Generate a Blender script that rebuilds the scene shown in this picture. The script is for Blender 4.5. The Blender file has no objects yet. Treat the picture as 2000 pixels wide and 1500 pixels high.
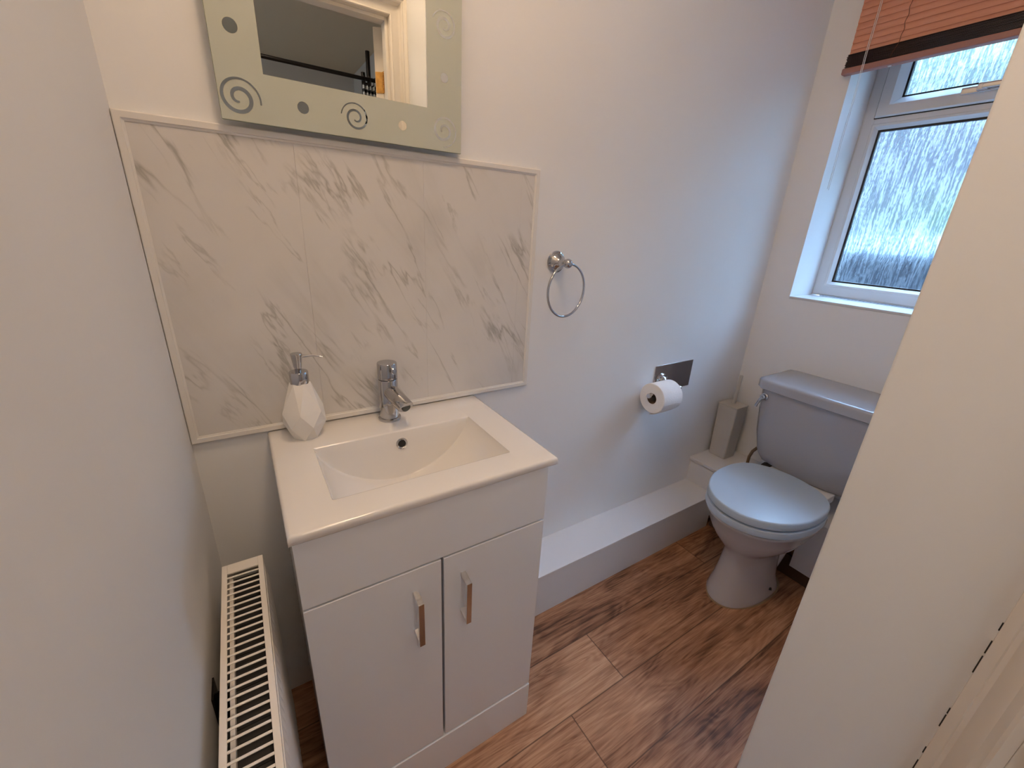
import bpy, bmesh, math, random
from mathutils import Vector, Matrix
random.seed(7)
S = bpy.context.scene
C = S.collection
PI = math.pi

# ------------------------------------------------------------------ camera
RW = [[0.8450711, -0.53232272, 0.04987346],
      [-0.14671187, -0.32058193, -0.93578996],
      [0.51413079, 0.78349202, -0.34901258]]
FPX = 817.276
cd = bpy.data.cameras.new('camera')
cd.sensor_fit = 'HORIZONTAL'; cd.sensor_width = 36.0
cd.lens = FPX / 2000.0 * 36.0
cd.clip_start = 0.01
cam = bpy.data.objects.new('camera', cd); C.objects.link(cam)
xr, yd, zf = [Vector(r) for r in RW]
m = Matrix((( xr.x, -yd.x, -zf.x), (xr.y, -yd.y, -zf.y), (xr.z, -yd.z, -zf.z))).to_4x4()
m.translation = Vector((0.1311, -0.9772, 1.2459))
cam.matrix_world = m
S.camera = cam

# ------------------------------------------------------------------ world, colour management
S.view_settings.view_transform = 'Standard'
S.view_settings.look = 'None'
S.view_settings.gamma = 1.0
S.view_settings.use_curve_mapping = False
S.view_settings.exposure = 0.14
w = bpy.data.worlds.new('overcast_sky'); S.world = w; w.use_nodes = True
nt = w.node_tree; nt.nodes.clear()
out = nt.nodes.new('ShaderNodeOutputWorld'); bg = nt.nodes.new('ShaderNodeBackground')
tc = nt.nodes.new('ShaderNodeTexCoord'); sep = nt.nodes.new('ShaderNodeSeparateXYZ')
rp = nt.nodes.new('ShaderNodeValToRGB')
e = rp.color_ramp.elements
e[0].position = 0.0; e[0].color = (0.03, 0.04, 0.05, 1)
e[1].position = 1.0; e[1].color = (0.42, 0.64, 1.0, 1)
k = e.new(0.50); k.color = (0.024, 0.034, 0.040, 1)
k = e.new(0.70); k.color = (0.024, 0.045, 0.047, 1)
k = e.new(0.84); k.color = (0.42, 0.64, 1.0, 1)
mp = nt.nodes.new('ShaderNodeMapRange')
mp.inputs['From Min'].default_value = -1.0
nt.links.new(tc.outputs['Generated'], sep.inputs[0])
nt.links.new(sep.outputs['Z'], mp.inputs['Value'])
nt.links.new(mp.outputs[0], rp.inputs[0])
nt.links.new(rp.outputs[0], bg.inputs['Color'])
bg.inputs['Strength'].default_value = 57.0
nt.links.new(bg.outputs[0], out.inputs['Surface'])
LAMP_W = 7.8          # warm ceiling lamp, watts
LAMP_COL = (1.0, 0.70, 0.44)
S.cycles.max_bounces = 14; S.cycles.diffuse_bounces = 8; S.cycles.glossy_bounces = 6; S.cycles.transmission_bounces = 10

ll = bpy.data.lights.new('landing_fill', 'AREA'); ll.shape = 'DISK'; ll.size = 0.45; ll.energy = 7.0; ll.color = (1.0, 0.80, 0.60)  # unseen fill light added beyond the door to brighten the vanity front
lo = bpy.data.objects.new('landing_fill', ll); C.objects.link(lo); lo.location = (0.25, -1.75, 2.34)

# ------------------------------------------------------------------ material helpers
def mat(name, col, rough=0.5, metal=0.0, spec=0.5, coat=0.0, bump=None, noise=None):
    m_ = bpy.data.materials.new(name); m_.use_nodes = True
    n = m_.node_tree; b = n.nodes['Principled BSDF']
    b.inputs['Base Color'].default_value = (*col, 1)
    b.inputs['Roughness'].default_value = rough
    b.inputs['Metallic'].default_value = metal
    b.inputs['Specular IOR Level'].default_value = spec
    b.inputs['Coat Weight'].default_value = coat
    b.inputs['Coat Roughness'].default_value = 0.06
    if noise or bump:
        t = n.nodes.new('ShaderNodeTexCoord')
        nz = n.nodes.new('ShaderNodeTexNoise')
        sc, amt = noise if noise else (bump[0], 0)
        nz.inputs['Scale'].default_value = sc; nz.inputs['Detail'].default_value = 4
        n.links.new(t.outputs['Object'], nz.inputs['Vector'])
        mx = n.nodes.new('ShaderNodeMix'); mx.data_type = 'RGBA'
        mx.inputs[6].default_value = (*[c * (1 - amt) for c in col], 1)
        mx.inputs[7].default_value = (*[min(1, c * (1 + amt)) for c in col], 1)
        n.links.new(nz.outputs['Fac'], mx.inputs[0])
        n.links.new(mx.outputs[2], b.inputs['Base Color'])
        if bump:
            n2 = n.nodes.new('ShaderNodeTexNoise'); n2.inputs['Scale'].default_value = bump[0]
            n2.inputs['Detail'].default_value = 3
            n.links.new(t.outputs['Object'], n2.inputs['Vector'])
            bp = n.nodes.new('ShaderNodeBump'); bp.inputs['Strength'].default_value = bump[1]
            bp.inputs['Distance'].default_value = 0.002
            n.links.new(n2.outputs['Fac'], bp.inputs['Height'])
            n.links.new(bp.outputs[0], b.inputs['Normal'])
    return m_

M = {}
M['wall'] = mat('off_white_paint', (0.785, 0.79, 0.80), 0.55, bump=(60, 0.12), noise=(3, 0.015))
M['wall_far'] = mat('grey_green_paint', (0.66, 0.65, 0.64), 0.7, noise=(3, 0.02))
M['gloss'] = mat('white_gloss_woodwork', (0.76, 0.71, 0.65), 0.25, noise=(6, 0.02))
M['pvc'] = mat('white_plastic_trim', (0.74, 0.72, 0.69), 0.3, noise=(10, 0.02))
M['upvc'] = mat('white_window_frame', (0.64, 0.65, 0.66), 0.3, noise=(10, 0.02))
M['lacquer'] = mat('white_gloss_lacquer', (0.74, 0.765, 0.815), 0.3, coat=0.6, noise=(2, 0.01))
M['ceramic'] = mat('white_ceramic', (0.79, 0.775, 0.765), 0.12, coat=0.5, noise=(2, 0.01))
M['matte_ceramic'] = mat('matte_white_ceramic', (0.80, 0.78, 0.75), 0.55, noise=(30, 0.015))
M['chrome'] = mat('chrome', (0.50, 0.50, 0.52), 0.06, metal=1.0, noise=(8, 0.02))
M['chrome_b'] = mat('brushed_chrome', (0.62, 0.61, 0.61), 0.16, metal=1.0, noise=(8, 0.03))
M['steel'] = mat('polished_steel_plate', (0.60, 0.53, 0.49), 0.18, metal=1.0, noise=(12, 0.05))  # brown tint painted in for the floor mirrored in the plate
M['dark'] = mat('recess_dark', (0.02, 0.018, 0.018), 0.6, noise=(10, 0.1))  # near-black colour stands in for shade inside gaps, holes and the radiator
M['black'] = mat('black_rubber', (0.012, 0.012, 0.012), 0.45, noise=(10, 0.1))
M['rad'] = mat('cream_white_enamel', (0.88, 0.84, 0.79), 0.3, noise=(8, 0.015))
M['box'] = mat('white_painted_board', (0.70, 0.705, 0.73), 0.5, bump=(40, 0.1), noise=(4, 0.03))
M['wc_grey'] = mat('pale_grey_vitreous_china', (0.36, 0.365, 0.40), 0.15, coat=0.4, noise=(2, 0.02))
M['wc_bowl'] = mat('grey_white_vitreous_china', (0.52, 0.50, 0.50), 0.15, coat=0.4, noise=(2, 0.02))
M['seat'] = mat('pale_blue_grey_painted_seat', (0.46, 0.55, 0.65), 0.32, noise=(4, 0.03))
M['brushbox'] = mat('taupe_plastic', (0.50, 0.48, 0.45), 0.4, noise=(6, 0.03))
M['paper'] = mat('toilet_paper', (0.86, 0.85, 0.85), 0.95, bump=(180, 0.5), noise=(60, 0.03))
M['card'] = mat('cardboard_core', (0.20, 0.13, 0.09), 0.9, noise=(40, 0.1))
M['brass'] = mat('brass', (0.60, 0.33, 0.10), 0.25, metal=1.0, noise=(60, 0.3))
M['copper'] = mat('dull_copper_pipe', (0.22, 0.15, 0.10), 0.4, metal=0.6, noise=(30, 0.2))
M['skirt'] = mat('dark_brown_wood', (0.085, 0.045, 0.025), 0.5, noise=(20, 0.3))
M['rail'] = mat('dark_metal_rail', (0.015, 0.012, 0.012), 0.3, metal=0.6, noise=(8, 0.1))
M['fence'] = mat('dark_slate_fence', (0.010, 0.015, 0.022), 0.7, noise=(6, 0.4))
M['coping'] = mat('pale_concrete_coping', (0.22, 0.25, 0.28), 0.7, noise=(6, 0.1))
M['leaf'] = mat('green_hedge_leaves', (0.03, 0.05, 0.015), 0.8, noise=(12, 0.5))
M['paving'] = mat('grey_wet_paving', (0.05, 0.055, 0.06), 0.5, noise=(3, 0.3))
M['brick'] = mat('pale_render', (0.105, 0.105, 0.112), 0.8, noise=(3, 0.2))
M['seal'] = mat('aged_sealant', (0.30, 0.20, 0.11), 0.7, noise=(30, 0.3))

def N(n, t, **kw):
    x = n.nodes.new(t)
    for k_, v in kw.items(): setattr(x, k_, v)
    return x

def marble():
    m_ = bpy.data.materials.new('grey_veined_marble_print'); m_.use_nodes = True
    n = m_.node_tree; L = n.links.new; b = n.nodes['Principled BSDF']
    b.inputs['Roughness'].default_value = 0.28; b.inputs['Specular IOR Level'].default_value = 0.35
    t = N(n, 'ShaderNodeTexCoord'); 
    mp_ = N(n, 'ShaderNodeMapping'); mp_.inputs['Rotation'].default_value = (0, math.radians(30), 0)
    L(t.outputs['Object'], mp_.inputs['Vector'])
    def vein(scale, loc, wdt, mscale, mlo, mhi):
        m2 = N(n, 'ShaderNodeMapping'); m2.inputs['Scale'].default_value = scale; m2.inputs['Location'].default_value = loc
        L(mp_.outputs[0], m2.inputs['Vector'])
        nz = N(n, 'ShaderNodeTexNoise'); nz.inputs['Scale'].default_value = 1; nz.inputs['Detail'].default_value = 5
        nz.inputs['Roughness'].default_value = 0.55; nz.inputs['Distortion'].default_value = 0.35
        L(m2.outputs[0], nz.inputs['Vector'])
        s = N(n, 'ShaderNodeMath', operation='SUBTRACT'); s.inputs[1].default_value = 0.5; L(nz.outputs['Fac'], s.inputs[0])
        a = N(n, 'ShaderNodeMath', operation='ABSOLUTE'); L(s.outputs[0], a.inputs[0])
        r = N(n, 'ShaderNodeMapRange'); r.inputs['From Min'].default_value = 0; r.inputs['From Max'].default_value = wdt
        r.inputs['To Min'].default_value = 1; r.inputs['To Max'].default_value = 0; L(a.outputs[0], r.inputs['Value'])
        pw = N(n, 'ShaderNodeMath', operation='POWER'); pw.inputs[1].default_value = 1.6; L(r.outputs[0], pw.inputs[0])
        mk = N(n, 'ShaderNodeTexNoise'); mk.inputs['Scale'].default_value = mscale; mk.inputs['Detail'].default_value = 2
        L(mp_.outputs[0], mk.inputs['Vector'])
        mr = N(n, 'ShaderNodeMapRange'); mr.inputs['From Min'].default_value = mlo; mr.inputs['From Max'].default_value = mhi
        L(mk.outputs['Fac'], mr.inputs['Value'])
        mu = N(n, 'ShaderNodeMath', operation='MULTIPLY'); L(pw.outputs[0], mu.inputs[0]); L(mr.outputs[0], mu.inputs[1])
        return mu.outputs[0]
    v1 = vein((9, 1, 1.7), (0, 0, 0), 0.022, 6, 0.42, 0.60)
    v2 = vein((15, 1, 2.6), (3, 0, 5), 0.022, 9, 0.48, 0.62)
    v3 = vein((8, 1, 1.8), (8, 0, 2), 0.12, 5, 0.42, 0.7)
    a1 = N(n, 'ShaderNodeMath', operation='MULTIPLY_ADD'); a1.inputs[1].default_value = 0.6; L(v2, a1.inputs[0]); L(v1, a1.inputs[2])
    a2 = N(n, 'ShaderNodeMath', operation='MULTIPLY_ADD'); a2.inputs[1].default_value = 0.3; L(v3, a2.inputs[0]); L(a1.outputs[0], a2.inputs[2])
    cl = N(n, 'ShaderNodeClamp'); L(a2.outputs[0], cl.inputs[0])
    base = N(n, 'ShaderNodeTexNoise'); base.inputs['Scale'].default_value = 5; base.inputs['Detail'].default_value = 3
    L(mp_.outputs[0], base.inputs['Vector'])
    mx0 = N(n, 'ShaderNodeMix', data_type='RGBA'); mx0.inputs[6].default_value = (0.69, 0.67, 0.65, 1); mx0.inputs[7].default_value = (0.63, 0.61, 0.59, 1)
    L(base.outputs['Fac'], mx0.inputs[0])
    mx = N(n, 'ShaderNodeMix', data_type='RGBA'); mx.inputs[7].default_value = (0.41, 0.395, 0.37, 1)
    L(mx0.outputs[2], mx.inputs[6]); L(cl.outputs[0], mx.inputs[0]); L(mx.outputs[2], b.inputs['Base Color'])
    return m_
M['marble'] = marble()

def planks():
    m_ = bpy.data.materials.new('oak_effect_vinyl_planks'); m_.use_nodes = True
    n = m_.node_tree; L = n.links.new; b = n.nodes['Principled BSDF']
    b.inputs['Roughness'].default_value = 0.5; b.inputs['Specular IOR Level'].default_value = 0.2
    uv = N(n, 'ShaderNodeUVMap', uv_map='plank'); at = N(n, 'ShaderNodeAttribute', attribute_name='plank_tint')
    sp = N(n, 'ShaderNodeSeparateXYZ'); L(uv.outputs[0], sp.inputs[0])
    sa = N(n, 'ShaderNodeSeparateColor'); L(at.outputs['Color'], sa.inputs[0])
    off = N(n, 'ShaderNodeMath', operation='MULTIPLY'); off.inputs[1].default_value = 37.0; L(sa.outputs[1], off.inputs[0])
    cb = N(n, 'ShaderNodeCombineXYZ'); L(sp.outputs[0], cb.inputs[0]); L(sp.outputs[1], cb.inputs[1]); L(off.outputs[0], cb.inputs[2])
    def nz(scale, detail, dist=0.0, rough=0.6):
        m2 = N(n, 'ShaderNodeMapping'); m2.inputs['Scale'].default_value = scale; L(cb.outputs[0], m2.inputs['Vector'])
        z = N(n, 'ShaderNodeTexNoise'); z.inputs['Scale'].default_value = 1; z.inputs['Detail'].default_value = detail
        z.inputs['Distortion'].default_value = dist; z.inputs['Roughness'].default_value = rough
        L(m2.outputs[0], z.inputs['Vector']); return z.outputs['Fac']
    big = nz((3.0, 11, 1), 3, 0.8)
    grain = nz((4.5, 95, 1), 5, 0.5, 0.62)
    fine = nz((14, 420, 1), 3)
    # cathedral rings
    m3 = N(n, 'ShaderNodeMapping'); m3.inputs['Scale'].default_value = (2.2, 14, 1); L(cb.outputs[0], m3.inputs['Vector'])
    wv = N(n, 'ShaderNodeTexNoise'); wv.inputs['Scale'].default_value = 1.0; wv.inputs['Detail'].default_value = 1.5; wv.inputs['Distortion'].default_value = 0.5
    L(m3.outputs[0], wv.inputs['Vector'])
    mw = N(n, 'ShaderNodeMath', operation='MULTIPLY'); mw.inputs[1].default_value = 95.0; L(wv.outputs['Fac'], mw.inputs[0])
    sn = N(n, 'ShaderNodeMath', operation='SINE'); L(mw.outputs[0], sn.inputs[0])
    def ma(a, k_, c):
        x = N(n, 'ShaderNodeMath', operation='MULTIPLY_ADD'); x.inputs[1].default_value = k_
        L(a, x.inputs[0])
        if isinstance(c, float): x.inputs[2].default_value = c
        else: L(c, x.inputs[2])
        return x.outputs[0]
    v = ma(big, 1.15, -0.78)
    v = ma(grain, 1.10, v)
    v = ma(fine, 0.55, v)
    v = ma(sn.outputs[0], 0.06, v)
    v = ma(sa.outputs[0], 0.30, v)
    v = ma(v, 1.0, -0.20)
    cr = N(n, 'ShaderNodeValToRGB'); el = cr.color_ramp.elements
    el[0].position = 0.12; el[0].color = (0.085, 0.036, 0.018, 1)
    el[1].position = 0.95; el[1].color = (0.58, 0.33, 0.19, 1)
    x = el.new(0.38); x.color = (0.265, 0.122, 0.062, 1)
    x = el.new(0.62); x.color = (0.41, 0.205, 0.108, 1)
    L(v, cr.inputs[0])
    # knots
    vo = N(n, 'ShaderNodeTexVoronoi'); vo.inputs['Scale'].default_value = 1.0
    m4 = N(n, 'ShaderNodeMapping'); m4.inputs['Scale'].default_value = (3.2, 7.5, 1); L(cb.outputs[0], m4.inputs['Vector']); L(m4.outputs[0], vo.inputs['Vector'])
    kn = N(n, 'ShaderNodeMapRange'); kn.inputs['From Min'].default_value = 0.02; kn.inputs['From Max'].default_value = 0.13
    kn.inputs['To Min'].default_value = 0.65; kn.inputs['To Max'].default_value = 0.0; L(vo.outputs['Distance'], kn.inputs['Value'])
    mk = N(n, 'ShaderNodeMix', data_type='RGBA'); mk.inputs[7].default_value = (0.045, 0.02, 0.012, 1)
    L(kn.outputs[0], mk.inputs[0]); L(cr.outputs[0], mk.inputs[6])
    # seams between planks
    def edge(o, length):
        s = N(n, 'ShaderNodeMath', operation='SUBTRACT'); s.inputs[0].default_value = length; L(o, s.inputs[1])
        mi = N(n, 'ShaderNodeMath', operation='MINIMUM'); L(o, mi.inputs[0]); L(s.outputs[0], mi.inputs[1]); return mi.outputs[0]
    mn = N(n, 'ShaderNodeMath', operation='MINIMUM'); L(edge(sp.outputs[0], 1.22), mn.inputs[0]); L(edge(sp.outputs[1], 0.166), mn.inputs[1])
    er = N(n, 'ShaderNodeMapRange'); er.inputs['From Max'].default_value = 0.0026; er.inputs['To Min'].default_value = 0.85; er.inputs['To Max'].default_value = 0
    L(mn.outputs[0], er.inputs['Value'])
    ms = N(n, 'ShaderNodeMix', data_type='RGBA'); ms.inputs[7].default_value = (0.03, 0.015, 0.01, 1)
    L(er.outputs[0], ms.inputs[0]); L(mk.outputs[2], ms.inputs[6]); L(ms.outputs[2], b.inputs['Base Color'])
    bp = N(n, 'ShaderNodeBump'); bp.inputs['Strength'].default_value = 0.15; bp.inputs['Distance'].default_value = 0.001
    L(grain, bp.inputs['Height']); L(bp.outputs[0], b.inputs['Normal'])
    return m_
M['floor'] = planks()

def slatwood():
    m_ = mat('orange_brown_blind_slats', (0.5, 0.21, 0.12), 0.45)
    n = m_.node_tree; L = n.links.new; b = n.nodes['Principled BSDF']; o = n.nodes['Material Output']
    t = N(n, 'ShaderNodeTexCoord'); m2 = N(n, 'ShaderNodeMapping'); m2.inputs['Scale'].default_value = (8, 4, 60)
    L(t.outputs['Object'], m2.inputs['Vector'])
    z = N(n, 'ShaderNodeTexNoise'); z.inputs['Scale'].default_value = 1; z.inputs['Detail'].default_value = 3; L(m2.outputs[0], z.inputs['Vector'])
    mx = N(n, 'ShaderNodeMix', data_type='RGBA'); mx.inputs[6].default_value = (0.72, 0.32, 0.20, 1); mx.inputs[7].default_value = (0.86, 0.45, 0.30, 1)
    L(z.outputs['Fac'], mx.inputs[0]); L(mx.outputs[2], b.inputs['Base Color'])
    tr = N(n, 'ShaderNodeBsdfTranslucent'); L(mx.outputs[2], tr.inputs['Color'])
    ms = N(n, 'ShaderNodeMixShader'); ms.inputs[0].default_value = 0.25
    L(b.outputs[0], ms.inputs[1]); L(tr.outputs[0], ms.inputs[2]); L(ms.outputs[0], o.inputs['Surface'])
    return m_
M['slat'] = slatwood()
M['slat_dark'] = mat('dark_brown_slat_edges', (0.035, 0.012, 0.012), 0.4, noise=(20, 0.2))
M['rail_wood'] = mat('pink_brown_bottom_rail', (0.34, 0.16, 0.13), 0.45, noise=(20, 0.1))
M['cord'] = mat('translucent_white_cord', (0.75, 0.75, 0.76), 0.2, noise=(20, 0.02))
M['cord_br'] = mat('brown_ladder_cord', (0.16, 0.06, 0.035), 0.7, noise=(20, 0.1))

def frosted():
    m_ = mat('green_grey_frosted_glass', (0.50, 0.53, 0.46), 0.32, metal=0.0, spec=0.9)
    return m_
M['frost'] = frosted()
M['mirror'] = mat('silvered_mirror', (0.80, 0.82, 0.79), 0.0, metal=1.0)
M['mirror_edge'] = mat('green_glass_edge', (0.30, 0.34, 0.25), 0.2, noise=(10, 0.05))

def rainglass():
    m_ = bpy.data.materials.new('rain_pattern_obscure_glass'); m_.use_nodes = True
    n = m_.node_tree; L = n.links.new; n.nodes.clear()
    o = N(n, 'ShaderNodeOutputMaterial')
    t = N(n, 'ShaderNodeTexCoord'); 
    m1 = N(n, 'ShaderNodeMapping'); m1.inputs['Scale'].default_value = (1, 150, 9); L(t.outputs['Object'], m1.inputs['Vector'])
    z1 = N(n, 'ShaderNodeTexNoise'); z1.inputs['Scale'].default_value = 1; z1.inputs['Detail'].default_value = 2.5; z1.inputs['Roughness'].default_value = 0.6
    z1.inputs['Distortion'].default_value = 0.4; L(m1.outputs[0], z1.inputs['Vector'])
    m2 = N(n, 'ShaderNodeMapping'); m2.inputs['Scale'].default_value = (1, 260, 70); L(t.outputs['Object'], m2.inputs['Vector'])
    z2 = N(n, 'ShaderNodeTexNoise'); z2.inputs['Scale'].default_value = 1; z2.inputs['Detail'].default_value = 1; L(m2.outputs[0], z2.inputs['Vector'])
    ad = N(n, 'ShaderNodeMath', operation='MULTIPLY_ADD'); ad.inputs[1].default_value = 0.45; L(z2.outputs['Fac'], ad.inputs[0]); L(z1.outputs['Fac'], ad.inputs[2])
    bp = N(n, 'ShaderNodeBump'); bp.inputs['Strength'].default_value = 1.0; bp.inputs['Distance'].default_value = 0.004; L(ad.outputs[0], bp.inputs['Height'])
    rf = N(n, 'ShaderNodeBsdfRefraction'); rf.inputs['IOR'].default_value = 1.35; rf.inputs['Roughness'].default_value = 0.05
    rf.inputs['Color'].default_value = (0.93, 0.98, 0.98, 1)
    L(bp.outputs[0], rf.inputs['Normal'])
    tr = N(n, 'ShaderNodeBsdfTransparent'); 
    mr = N(n, 'ShaderNodeMapRange'); mr.inputs['From Min'].default_value = 0.66; mr.inputs['From Max'].default_value = 0.80
    mr.inputs['To Min'].default_value = 0.0; mr.inputs['To Max'].default_value = 1.0; L(ad.outputs[0], mr.inputs['Value'])
    cr = N(n, 'ShaderNodeMix', data_type='RGBA'); cr.inputs[6].default_value = (0.30, 0.34, 0.40, 1); cr.inputs[7].default_value = (0.95, 1, 1, 1)
    L(mr.outputs[0], cr.inputs[0]); L(cr.outputs[2], tr.inputs['Color'])
    ms = N(n, 'ShaderNodeMixShader'); ms.inputs[0].default_value = 0.5
    L(tr.outputs[0], ms.inputs[1]); L(rf.outputs[0], ms.inputs[2])
    gl = N(n, 'ShaderNodeBsdfGlossy'); gl.inputs['Roughness'].default_value = 0.15; L(bp.outputs[0], gl.inputs['Normal'])
    m3 = N(n, 'ShaderNodeMixShader'); m3.inputs[0].default_value = 0.08
    L(ms.outputs[0], m3.inputs[1]); L(gl.outputs[0], m3.inputs[2]); L(m3.outputs[0], o.inputs['Surface'])
    return m_
M['glass'] = rainglass()

def lampmat():
    m_ = bpy.data.materials.new('lit_opal_lamp_glass'); m_.use_nodes = True
    n = m_.node_tree; b = n.nodes['Principled BSDF']
    b.inputs['Base Color'].default_value = (0.9, 0.85, 0.8, 1)
    b.inputs['Emission Color'].default_value = (*LAMP_COL, 1)
    # emission strength follows the lamp power set at the top (dome area about 0.06 m2)
    b.inputs['Emission Strength'].default_value = LAMP_W / 0.06 / PI * 1.0
    return m_
M['lamp'] = lampmat()

# ------------------------------------------------------------------ mesh helpers
def NB(): return bmesh.new()
def obj(name, bm, mt, parent=None, bevel=0, seg=2, smooth=False, angle=None, kind=None, subsurf=0):
    bmesh.ops.recalc_face_normals(bm, faces=bm.faces)
    me = bpy.data.meshes.new(name); bm.to_mesh(me); bm.free()
    o = bpy.data.objects.new(name, me); C.objects.link(o)
    for x in (mt if isinstance(mt, (list, tuple)) else [mt]): me.materials.append(x)
    if parent: o.parent = parent
    if kind: o['kind'] = kind
    if bevel:
        b = o.modifiers.new('bevel', 'BEVEL'); b.width = bevel; b.segments = seg; b.limit_method = 'ANGLE'; b.angle_limit = math.radians(35)
        b.harden_normals = False
    if subsurf:
        s = o.modifiers.new('sub', 'SUBSURF'); s.levels = s.render_levels = subsurf
    if smooth or bevel:
        a = math.radians(angle if angle else 35)
        for p in me.polygons: p.use_smooth = True
        bm2 = bmesh.new(); bm2.from_mesh(me)
        for ed in bm2.edges:
            if len(ed.link_faces) == 2 and ed.calc_face_angle(0) > a: ed.smooth = False
        bm2.to_mesh(me); bm2.free()
        if bevel:
            for ed in me.edges: ed.use_edge_sharp = False
            wn = o.modifiers.new('wn', 'WEIGHTED_NORMAL'); wn.keep_sharp = True
    return o

def box(bm, x0, x1, y0, y1, z0, z1, mi=0, M4=None):
    vs = []
    for x in (x0, x1):
        for y in (y0, y1):
            for z in (z0, z1):
                v = Vector((x, y, z))
                if M4 is not None: v = M4 @ v
                vs.append(bm.verts.new(v))
    for f in ((0,1,3,2),(4,6,7,5),(0,4,5,1),(2,3,7,6),(0,2,6,4),(1,5,7,3)):
        bm.faces.new([vs[i] for i in f]).material_index = mi
    return vs

def rings(bm, rs, cap0=True, cap1=True, closed=True, mi=0):
    """rs: list of lists of points (same count) -> skin"""
    V = [[bm.verts.new(p) for p in r] for r in rs]
    n = len(V[0])
    for a, b in zip(V, V[1:]):
        for i in range(n if closed else n - 1):
            j = (i + 1) % n
            bm.faces.new((a[i], a[j], b[j], b[i])).material_index = mi
    if cap0: bm.faces.new(V[0][::-1]).material_index = mi
    if cap1: bm.faces.new(V[-1]).material_index = mi
    return V

def lathe(bm, origin, axis, prof, n=32, cap0=True, cap1=True, mi=0):
    """prof: list of (radius, distance along axis)"""
    ax = Vector(axis).normalized(); o = Vector(origin)
    u = ax.orthogonal().normalized(); v = ax.cross(u)
    rs = [[o + ax * h + (u * math.cos(2*PI*i/n) + v * math.sin(2*PI*i/n)) * max(r, 1e-5) for i in range(n)] for r, h in prof]
    rings(bm, rs, cap0, cap1, mi=mi)

def tube(bm, pts, r, n=12, closed=False, mi=0):
    pts = [Vector(p) for p in pts]; N_ = len(pts)
    rr = r if isinstance(r, (list, tuple)) else [r] * N_
    rs = []; prev = None
    for i, p in enumerate(pts):
        if closed: d = (pts[(i+1) % N_] - pts[i-1]).normalized()
        elif i == 0: d = (pts[1] - p).normalized()
        elif i == N_ - 1: d = (p - pts[i-1]).normalized()
        else: d = (pts[i+1] - pts[i-1]).normalized()
        if prev is None: u = d.orthogonal().normalized()
        else: u = (prev - d * prev.dot(d)).normalized()
        prev = u; v = d.cross(u)
        rs.append([p + (u*math.cos(2*PI*k_/n) + v*math.sin(2*PI*k_/n)) * rr[i] for k_ in range(n)])
    if closed:
        V = [[bm.verts.new(p) for p in r_] for r_ in rs]
        for a in range(N_):
            b = (a + 1) % N_
            for i in range(n):
                j = (i + 1) % n
                bm.faces.new((V[a][i], V[a][j], V[b][j], V[b][i])).material_index = mi
    else: rings(bm, rs, mi=mi)

def prism(bm, poly, d, mi=0):
    """poly: list of 3D points (planar), extruded by vector d"""
    d = Vector(d); rings(bm, [[Vector(p) for p in poly], [Vector(p) + d for p in poly]], mi=mi)

def empty(name, loc, label, cat, group=None, rz=0):
    o = bpy.data.objects.new(name, None); C.objects.link(o); o.location = loc; o.rotation_euler = (0, 0, rz)
    o.empty_display_size = 0.05
    o['label'] = label; o['category'] = cat
    if group: o['group'] = group
    return o
def tag(o, label, cat, group=None):
    o['label'] = label; o['category'] = cat
    if group: o['group'] = group
    return o
def L_(bm, t):
    """shift bmesh by -t so that it is local to an empty standing at t"""
    bmesh.ops.translate(bm, vec=-Vector(t), verts=bm.verts); return bm

# ------------------------------------------------------------------ the room
XW = 2.036      # window wall
XN, YN, YF = 0.82, -0.808, -1.040   # nib wall, alcove front wall, front wall face
CZ = 2.39
def struct(name, bm, mt, **kw): return obj(name, bm, mt, kind='structure', **kw)

# floor of planks (one object, quads per plank)
bm = NB(); uvl = bm.loops.layers.uv.new('plank'); cl = bm.loops.layers.color.new('plank_tint')
WD, PL = 0.166, 1.22
ends = {0: 0.727, 1: 0.930, 2: 1.572, -1: 0.36, -2: 1.30, 3: 0.5}
tints = {(0, 0): (0.62, .11), (0, -1): (0.78, .71), (1, 0): (0.52, .32), (1, -1): (0.95, .05), (2, -1): (0.42, .55), (2, 0): (0.35, .93), (-1, 0): (0.45, .40), (-1, 1): (0.4, .87)}
for r in range(-19, 4):
    y0 = -0.6205 + WD * r
    e0 = ends.get(r, (r * 0.437) % PL)
    for k_ in range(-3, 3):
        x0 = e0 + PL * k_
        xa, xb, ya, yb = max(x0, -1.2), min(x0 + PL, 2.4), max(y0, -3.4), min(y0 + WD, 0.0)
        if xb <= xa or yb <= ya: continue
        f = bm.faces.new([bm.verts.new((x, y, 0)) for x, y in ((xa, ya), (xb, ya), (xb, yb), (xa, yb))])
        a, b_ = tints.get((r, k_), (random.random(), random.random()))
        for lp, (x, y) in zip(f.loops, ((xa, ya), (xb, ya), (xb, yb), (xa, yb))):
            lp[uvl].uv = (x - x0, y - y0); lp[cl] = (a, b_, 0, 1)
struct('floor', bm, M['floor'])

bm = NB(); box(bm, -0.12, 2.36, 0, 0.12, 0, CZ); struct('wall_back', bm, M['wall'])
bm = NB(); box(bm, -0.12, 0, -1.14, 0, 0, CZ); struct('wall_left', bm, M['wall'])
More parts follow.
